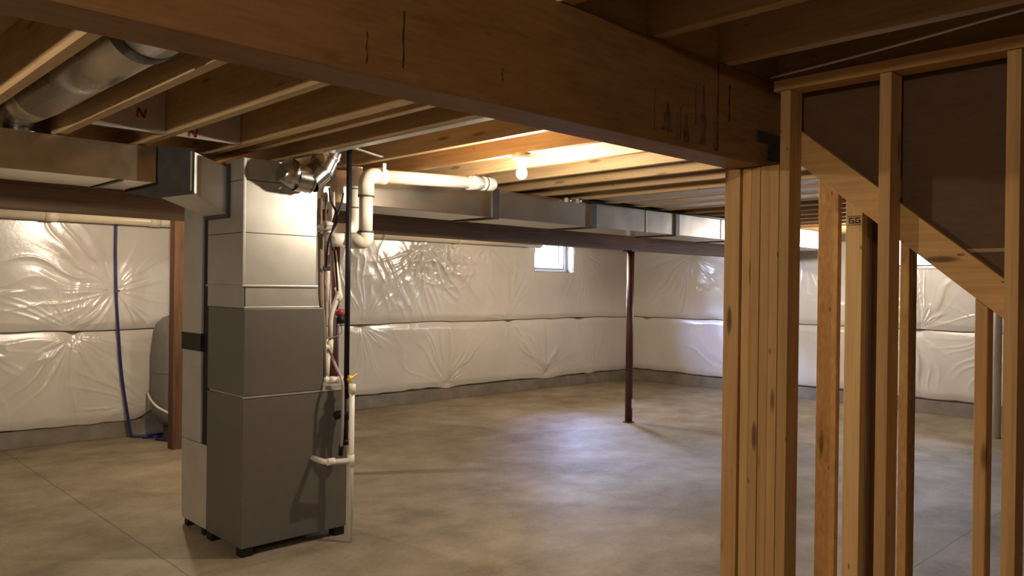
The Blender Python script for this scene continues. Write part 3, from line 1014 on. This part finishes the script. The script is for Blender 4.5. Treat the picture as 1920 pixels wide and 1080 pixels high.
# sheet metal panning between far joists, and strip under one near joist
for k in (12, 13, 14):
    bm = BM()
    box(bm, JX[k - 1] + 0.003, JX[k] - 0.048, 1.62, 4.5, ZJ + 0.010, ZJ + 0.014)
    tag(make('panning_sheet', bm, M_PANW), 'whitish sheet metal pan %s the silver trunk duct, %s of three' % ('between joists above', ('nearest the bulb', 'middle one', 'farthest')[k - 12]), 'panning', 'sheet metal pans between joists')
bm = BM()
box(bm, JX[4] - 0.05, JX[4] + 0.008, 2.05, 4.02, ZJ - 0.010, ZJ - 0.002, 0.001)
tag(make('metal_strip', bm, M_PLEN), 'bright sheet metal strip nailed along the underside of a joist', 'metal strip')
bm = BM()
hexa(bm, [(2.40, 3.78, ZJ - 0.004), (2.72, 3.93, ZJ - 0.004), (2.72, 3.96, ZJ - 0.004), (2.40, 3.81, ZJ - 0.004)], [(2.40, 3.78, ZJ - 0.001), (2.72, 3.93, ZJ - 0.001), (2.72, 3.96, ZJ - 0.001), (2.40, 3.81, ZJ - 0.001)])
tag(make('hanger_strap', bm, M_PLEN), 'short metal hanger strap under joists by the black gas pipe', 'strap')

# ------------------------------------------------------------------ lamps
def bulb(x, y, z, label, cat='light', ztop=None):
    ztop = ztop or ZJ
    t = thing('bare_bulb', (x, y, z), label, cat, 'bare bulbs on the joists')
    bm = BM()
    lathe(bm, [(0.006, -0.034), (0.018, -0.029), (0.027, -0.018), (0.031, -0.002), (0.029, 0.012), (0.022, 0.028), (0.015, 0.040), (0.014, 0.048)], (x, y, z), 20)
    make('bulb', bm, M_BULB, t)
    bm = BM()
    lathe(bm, [(0.020, 0.046), (0.026, 0.050), (0.034, 0.072), (0.055, 0.082), (0.058, 0.098)], (x, y, z), 24)
    make('lamp_holder', bm, M_PORC, t)
    bm = BM()
    lathe(bm, [(0.052, 0.0985), (0.052, ztop - z - 0.001)], (x, y, z), 24)
    make('ceiling_box', bm, M_GALV, t)


bulb(3.208, 3.255, 2.205, 'lit bare bulb glowing under joists in the centre of view')
bulb(2.398, 6.33, 2.205, 'lit bare bulb hidden behind dark beam above the brown post')
bulb(-0.85, 3.25, 2.205, 'lit bare bulb beyond the left edge of the view')
bulb(9.307, 3.90, 2.205, 'lit bare bulb hidden behind the pale grade-stamped stud')
bulb(7.275, 6.35, 2.205, 'lit bare bulb hidden behind the dark beam near the free column')
bulb(-1.5, 0.1, 2.455, 'lit bare bulb on the ceiling behind the viewpoint', ztop=ZC)


# ------------------------------------------------------------------ pipes beside the furnace
def pipe(name, pts, r, mat, label, cat, rad=0.0, seg=16, group=None):
    bm = BM()
    tube(bm, rounded(pts, rad) if rad else pts, r, seg)
    return tag(make(name, bm, mat, origin=pts[0]), label, cat, group)


YP = 4.20
t = thing('vent_pipe', (2.80, YP, 2.2), 'thick white plastic vent pipe elbowing down beside the furnace', 'pipe')
x0 = at(686, 400, Y=YP).x
zl = at(715, 332, Y=YP).z
zr = at(905, 344, Y=YP).z
xr_ = at(905, 344, Y=YP).x
zb = at(688, 452, Y=YP).z
bm = BM(); tube(bm, [(x0 + 0.095, YP, zl + 0.003), (xr_, YP, zr)], 0.043, 28); make('long_run', bm, M_PVC, t)
bm = BM(); tube(bm, rounded([(x0, YP, zl - 0.13), (x0, YP, zl), (x0 + 0.14, YP, zl + 0.004)], 0.10, 8), 0.050, 28); make('elbow', bm, M_PVC, t)
bm = BM(); tube(bm, [(x0, YP, zl - 0.12), (x0, YP, zb + 0.03)], 0.043, 28); make('drop', bm, M_PVC, t)
bm = BM(); tube(bm, rounded([(x0, YP, zb + 0.05), (x0, YP, zb), (x0 - 0.10, YP + 0.06, zb)], 0.075, 8), 0.050, 28); make('lower_elbow', bm, M_PVC, t)
bm = BM(); tube(bm, [(x0 - 0.09, YP + 0.055, zb), (x0 - 0.21, YP + 0.13, zb + 0.004)], 0.043, 28); make('stub', bm, M_PVC, t)
for z in (zl - 0.132, zb + 0.056):
    bm = BM(); tube(bm, [(x0, YP, z - 0.005), (x0, YP, z + 0.005)], 0.0515, 28); make('primer_ring', bm, M_PVCG, t)
bm = BM(); tube(bm, [(xr_ - 0.14, YP, zr - 0.006), (xr_ - 0.03, YP, zr)], 0.051, 28); make('coupling', bm, M_PVC, t)
bm = BM(); tube(bm, rounded([(xr_ - 0.01, YP, zr), (xr_ + 0.09, YP, zr + 0.002), (xr_ + 0.115, YP + 0.07, zr + 0.02)], 0.06), 0.050, 28); make('end_elbow', bm, M_PVC, t)
bm = BM(); tube(bm, [(xr_ + 0.012, YP, zr), (xr_ + 0.022, YP, zr)], 0.0518, 28); make('primer_ring', bm, M_PVCG, t)
for px in (712, 880):
    xx = at(px, 330, Y=YP).x
    zz = zl + (zr - zl) * (xx - x0) / (xr_ - x0)
    bm = BM()
    box(bm, xx - 0.012, xx + 0.012, YP - 0.053, YP - 0.050, zz - 0.02, ZJ - 0.001)
    tube(bm, [(xx - 0.012, YP, zz), (xx + 0.012, YP, zz)], 0.0535, 28, cap=False)
    make('strap', bm, M_PVC, t)
Y2 = 4.40
x1 = at(667, 380, Y=Y2).x
t = thing('vent_pipe', (x1, Y2, 2.0), 'second white vent pipe half hidden behind the thick drop pipe', 'pipe')
z1, z2 = 2.31, at(650, 432, Y=Y2).z
bm = BM(); tube(bm, rounded([(x1, Y2, z1), (x1, Y2, z2), (x1 - 0.19, Y2, z2)], 0.09, 8), 0.043, 28); make('bend', bm, M_PVC, t)
for z in (at(667, 355, Y=Y2).z, at(667, 390, Y=Y2).z):
    bm = BM(); tube(bm, [(x1, Y2, z - 0.004), (x1, Y2, z + 0.004)], 0.046, 28); make('primer_ring', bm, M_PVCG, t)
bm = BM(); tube(bm, [(x1 - 0.185, Y2, z2), (x1 - 0.235, Y2, z2)], 0.051, 28); make('coupling', bm, M_PVC, t)

# black gas pipe with valve and drip leg
t = thing('gas_pipe', tuple(at(655, 690, Y=4.17)), 'black iron gas pipe dropping straight from joists beside the furnace', 'pipe')
g0 = at(655, 300, Y=4.17)
bm = BM(); tube(bm, [(g0.x, 4.17, 2.38), (g0.x, 4.17, at(655, 708, Y=4.17).z)], 0.0165, 16); make('riser', bm, M_IRON, t)
za = at(655, 708, Y=4.17).z
bm = BM(); tube(bm, [(g0.x, 4.17, za + 0.005), (g0.x, 4.17, za - 0.04), (g0.x, 4.17, za - 0.041), (g0.x, 4.17, za - 0.09), (g0.x, 4.17, za - 0.091), (g0.x, 4.17, za - 0.12)], [0.018, 0.018, 0.024, 0.024, 0.018, 0.018], 16); make('union', bm, M_IRON, t)
bm = BM(); tube(bm, [(g0.x, 4.17, za - 0.12), (g0.x, 4.17, at(655, 832, Y=4.17).z)], 0.014, 16)
ze = at(655, 775, Y=4.17).z
tube(bm, [(g0.x, 4.17, ze), (g0.x, 4.245, ze)], 0.0135, 16)
tube(bm, [(g0.x, 4.17, ze - 0.035), (g0.x, 4.17, ze + 0.035)], 0.021, 16)
tube(bm, [(g0.x, 4.17, at(655, 832, Y=4.17).z - 0.002), (g0.x, 4.17, at(655, 832, Y=4.17).z + 0.03)], 0.019, 16)
make('drip_leg', bm, M_IRON, t)
bm = BM()
k1 = at(633, 778, Y=4.17)
tube(bm, [(g0.x, 4.17, ze - 0.005), (k1.x + 0.015, 4.17, k1.z)], 0.010, 12)
tube(bm, [(k1.x + 0.02, 4.16, k1.z), (k1.x - 0.01, 4.16, k1.z), (k1.x - 0.024, 4.16, k1.z)], [0.014, 0.028, 0.022], 16)
make('knob', bm, M_BLACK, t)
bm = BM()
v1 = at(664, 708, Y=4.15)
tube(bm, [(g0.x, 4.17, v1.z - 0.01), (g0.x, 4.14, v1.z - 0.01)], 0.011, 12)
tube(bm, [(g0.x - 0.015, 4.135, v1.z - 0.012), (g0.x + 0.01, 4.135, v1.z), (v1.x + 0.012, 4.135, v1.z + 0.028)], [0.008, 0.010, 0.006], 10)
tube(bm, [(g0.x, 4.135, v1.z - 0.028), (g0.x, 4.135, v1.z + 0.018)], 0.013, 12)
make('valve_handle', bm, M_YEL, t)
# white drain
d0 = at(658, 1002, Y=4.105)
xd = at(658, 860, Y=4.105).x
t = thing('drain_pipe', (xd, 4.105, 0.0), 'white plastic drain pipe standing in front of the furnace corner', 'pipe')
ztop = at(665, 722, Y=4.105).z
bm = BM(); tube(bm, [(xd, 4.105, 0.012), (xd + 0.002, 4.105, ztop)], 0.0165, 18); make('standpipe', bm, M_PVC, t)
bm = BM(); tube(bm, [(xd + 0.002, 4.105, ztop - 0.05), (xd + 0.002, 4.105, ztop + 0.008)], 0.0215, 18); make('cap', bm, M_PVC, t)
zt_ = at(655, 864, Y=4.105).z
bm = BM()
e1 = at(611, 867, Y=4.105)
tube(bm, rounded([(xd, 4.105, zt_), (e1.x, 4.105, e1.z), (e1.x, 4.2585, e1.z)], 0.03), 0.0165, 18)
make('branch', bm, M_PVC, t)
bm = BM(); tube(bm, [(xd, 4.105, zt_ - 0.035), (xd, 4.105, zt_ + 0.035)], 0.021, 18); make('tee', bm, M_PVC, t)
bm = BM(); tube(bm, [(e1.x + 0.008, 4.105, e1.z), (e1.x + 0.055, 4.105, e1.z)], 0.021, 18); make('coupling', bm, M_PVC, t)
# condensate and intake lines
Y3 = 4.42
def A3(px, py, y=Y3): return at(px, py, Y=y)
pipe('condensate_pipe', [A3(615, 478, 4.45), A3(614, 520, 4.45), A3(612, 566, 4.45)], 0.0155, M_PVC, 'short white pipe just left of the bent white condensate pipe', 'pipe')
t = thing('condensate_pipe', tuple(A3(620, 630)), 'bent white condensate pipe with tee beside the furnace coil', 'pipe')
bm = BM(); tube(bm, rounded([A3(626, 470), A3(636, 548), A3(620, 592), A3(619, 640)], 0.04), 0.0165, 16); make('line', bm, M_PVC, t)
bm = BM(); tube(bm, [A3(633, 538), A3(637, 556), A3(632, 564)], 0.021, 16); make('elbow', bm, M_PVC, t)
bm = BM(); tube(bm, [A3(619, 636), A3(618, 662)], 0.021, 16); tube(bm, [A3(619, 651), A3(604, 651)], 0.019, 16); make('tee', bm, M_PVC, t)
bm = BM(); tube(bm, [A3(615, 662), A3(612, 712)], 0.0165, 16); make('lower_line', bm, M_PVC, t)
t = thing('drain_manifold', tuple(A3(620, 720, 4.36)), 'row of white pipe fittings on top ledge of the furnace', 'pipe')
bm = BM(); tube(bm, [A3(606, 712, 4.36), A3(652, 709, 4.36)], 0.014, 16); make('run', bm, M_PVC, t)
for px in (609, 622, 635):
    bm = BM(); tube(bm, [A3(px - 4, 711.7, 4.36), A3(px + 5, 711, 4.36)], 0.0195, 16); make('fitting', bm, M_PVC, t)
t = thing('flexible_conduit', tuple(A3(643, 718, 4.15)), 'thin grey conduit slanting down in front of the furnace to a dark fitting', 'conduit')
bm = BM(); tube(bm, spline([A3(617, 655, 4.30), A3(630, 688, 4.20), A3(641, 712, 4.13), A3(643, 740, 4.12), A3(642, 800, 4.12), A3(640, 838, 4.16)], 8), 0.009, 12); make('tube', bm, plain('grey_conduit', (0.45, 0.40, 0.36), 0.4, 0.3), t)
bm = BM(); tube(bm, [A3(640, 836, 4.16), A3(639, 852, 4.20)], 0.015, 12); make('connector', bm, M_IRON, t)
pipe('refrigerant_line', [A3(600, 372, 4.36), A3(601, 560, 4.36), A3(607, 600, 4.36), A3(607, 715, 4.36)], 0.014, M_INSUL, 'brown sleeved refrigerant line rising along right edge of the plenum', 'pipe', 0.05)
pipe('refrigerant_line', [A3(611, 360, 4.40), A3(609, 520, 4.40), A3(611, 640, 4.40)], 0.006, M_COPPER, 'thin bare copper refrigerant line beside the brown sleeved line', 'pipe', 0.05)
pipe('vent_tube', [A3(622, 360, 4.5), A3(623, 395, 4.5), A3(612, 425, 4.5)], 0.020, M_PVC, 'pale slanted tube behind the black cables above furnace', 'pipe', 0.06)
t = thing('cross_pipe', tuple(A3(610, 430, 4.34)), 'short grey cross pipe clamped across the pipes beside plenum', 'pipe')
bm = BM(); tube(bm, [A3(597, 428, 4.34), A3(628, 426, 4.34)], 0.016, 14); make('tube', bm, plain('dull_grey', (0.30, 0.26, 0.22), 0.5), t)
bm = BM(); tube(bm, [A3(597, 428, 4.34), A3(604, 427.5, 4.34)], 0.022, 14); make('end_cap', bm, M_PVC, t)
pipe('cable', spline([A3(617, 352, 4.25), A3(622, 380, 4.25), A3(631, 400, 4.25), A3(629, 422, 4.235), A3(616, 452, 4.225), A3(611, 500, 4.30)], 8), 0.0065, M_BLACK, 'black cable looping down past the plenum, left one of two', 'cable')
pipe('cable', spline([A3(644, 362, 4.29), A3(640, 382, 4.29), A3(630, 410, 4.29), A3(621, 442, 4.235), A3(622, 462, 4.225), A3(628, 478, 4.235), A3(633, 545, 4.36)], 8), 0.006, M_BLACK, 'black cable with free upper end crossing in front of white pipes', 'cable')
bm = BM()
p = A3(612, 503, 4.38)
box(bm, p.x - 0.028, p.x + 0.028, 4.375, 4.395, p.z - 0.016, p.z + 0.016, 0.004)
tag(make('pipe_clip', bm, M_BLACK), 'small black clip on the white pipe beside plenum', 'clip')
t = thing('float_switch', tuple(A3(638, 600, 4.42)), 'red and black switch hanging beside the bent white pipe', 'switch')
p = A3(638, 592, 4.42)
bm = BM()
tube(bm, [p + Vector((0, 0, 0.002)), p + Vector((0, 0, 0.030)), p + Vector((0, 0, 0.042))], [0.028, 0.028, 0.020], 18)
make('cap', bm, M_REDB, t)
bm = BM(); tube(bm, [p + Vector((0.004, 0, -0.05)), p + Vector((0.004, 0, -0.045)), p + Vector((0, 0, 0.003))], [0.020, 0.027, 0.029], 18); make('body', bm, M_BLACK, t)
bm = BM(); tube(bm, spline([p + Vector((0.002, 0, -0.048)), A3(641, 622, 4.42), A3(632, 630, 4.40), A3(618, 633, 4.38), A3(604, 632, 4.36)], 8), 0.0035, 8, ); make('lead', bm, M_INSUL, t)
# gas/water line in front of the right trunk
pA, pB = at(1090, 374, Y=4.50), at(1363, 410, Y=4.50)
t = thing('service_line', (pA.x, 4.5, pA.z), 'thin black line strung along the top of silver trunk duct', 'pipe')
bm = BM(); tube(bm, [(pA.x, 4.515, 2.302), (8.9, 4.515, 2.302)], 0.011, 12); make('line', bm, M_IRON, t)
bm = BM(); tube(bm, [(pA.x - 0.06, 4.49, 2.29), (pA.x + 0.0, 4.515, 2.30)], 0.02, 12)
make('connector', bm, M_GALV, t)
bm = BM(); tube(bm, [(pA.x - 0.19, 4.50, 2.29), (pA.x - 0.13, 4.52, 2.295)], 0.02, 12)
tag(make('end_fitting', bm, M_GALV), 'small shiny pipe fitting left of the black service line end', 'fitting')

# ------------------------------------------------------------------ along the walls
YW = YB - 0.20
t = thing('drain_pipe', (4.7, YW, 2.1), 'long cream drain pipe running along the top of back wall', 'pipe')
za_, zb_ = at(60, 402, Y=YW).z, at(900, 452, Y=YW).z
xa_, xb_ = at(60, 402, Y=YW).x, at(900, 452, Y=YW).x
zat = lambda x: za_ + (zb_ - za_) * (x - xa_) / (xb_ - xa_)
bm = BM(); tube(bm, [(0.0, YW, zat(0.0)), (8.4, YW, zat(8.4))], 0.048, 24); make('run', bm, M_CREAM, t)
for px, py in ((95, 402), (290, 412)):
    x = at(px, py, Y=YW).x
    bm = BM(); tube(bm, [(x - 0.05, YW, zat(x - 0.05)), (x + 0.05, YW, zat(x + 0.05))], 0.055, 24); make('coupling', bm, M_CREAM, t)
for px in (718, 860, 1010):
    x = at(px, 446, Y=YW).x
    bm = BM(); tube(bm, [(x - 0.03, YW, zat(x)), (x + 0.03, YW, zat(x))], 0.056, 24); make('coupling', bm, M_CREAM, t)

YC = YB - 0.125
def W(px, py, y=YC): return at(px, py, Y=y)
t = thing('water_hose', tuple(W(218, 540)), 'blue hose hanging down the plastic wall to the floor', 'hose')
fl = [Vector((W(245, 808).x, YC, 0.05)), Vector((2.80, YC - 0.03, 0.012)), Vector((2.92, YC - 0.08, 0.012)), Vector((3.05, YC - 0.06, 0.012)), Vector((3.22, YC - 0.10, 0.012)), Vector((3.6, YC - 0.02, 0.012))]
bm = BM(); tube(bm, spline([W(218, 412), W(217, 470), W(218, 545), W(222, 620), W(228, 700), W(238, 770)] + fl, 8), 0.013, 14); make('hose', bm, M_BLUE, t)
bm = BM(); p = W(219, 545); box(bm, p.x - 0.02, p.x + 0.022, YC - 0.018, YC + 0.012, p.z - 0.012, p.z + 0.012, 0.003); make('clip', bm, M_PVCG, t)
pipe('hose', spline([Vector((2.84, YC - 0.15, 0.011)), Vector((3.0, YC - 0.17, 0.011)), Vector((2.92, YC - 0.30, 0.011)), Vector((3.05, YC - 0.55, 0.011)), Vector((3.2, YC - 0.62, 0.011))], 8), 0.011, M_BLUE, 'second blue hose end lying on the slab under the plastic', 'hose')
pipe('white_cable', spline([W(276, 735, YB - 0.09), W(281, 746, 8.1), W(286, 754, 7.90), W(298, 765, 7.74), W(322, 778, 7.70), W(338, 790, 7.68)], 8), 0.011, M_PVC, 'white cable coming out under the plastic beside the brown post', 'cable')
# grey tank in the corner behind the brown post
p = at(289, 690, Y=8.0)
TX, TY = p.x + 0.262, 8.04
t = thing('pressure_tank', (TX, TY, 0), 'grey rounded tank against the plastic wall, half hidden behind brown post', 'tank')
bm = BM()
lathe(bm, [(0.10, 0.135), (0.17, 0.15), (0.225, 0.20), (0.252, 0.28), (0.258, 0.40), (0.258, 0.98), (0.250, 1.06), (0.222, 1.14), (0.165, 1.20), (0.08, 1.235), (0.02, 1.24)], (TX, TY, 0.0), 44)
make('shell', bm, M_TANK, t)
bm = BM(); lathe(bm, [(0.155, 0.0), (0.155, 0.012), (0.145, 0.02), (0.145, 0.17)], (TX, TY, 0.0), 36); make('stand', bm, M_SEAM, t)
bm = BM(); lathe(bm, [(0.2595, 0.655), (0.2612, 0.66), (0.2612, 0.68), (0.2595, 0.685)], (TX, TY, 0.0), 44); make('weld_band', bm, M_TANK, t)
# white vent pipe far right, standing on the slab behind the stair studs
p = at(1866, 808, Z=0)
bm = BM(); tube(bm, [(p.x - 0.5, p.y - 0.13, 0), (p.x - 0.5, p.y - 0.13, ZJ + 0.1)], 0.052, 20)
tag(make('vent_stack', bm, M_DRYW), 'off-white vent stack standing on the slab behind the cut stud', 'pipe')
# wire stapled under the near joists
a, b = at(1445, 146, Z=2.31), at(1905, 22, Z=2.31)
d = (b - a)
pipe('cable', spline([a, a + d * 0.35 + Vector((0, 0, -0.004)), a + d * 0.7 + Vector((0, 0, -0.003)), b, b + d * 0.8], 6), 0.004, M_DRYW, 'pale thin cable strung under the near joists above the stair wall', 'cable')

for o in bpy.data.objects:
    if '_o' in o:
        del o['_o']
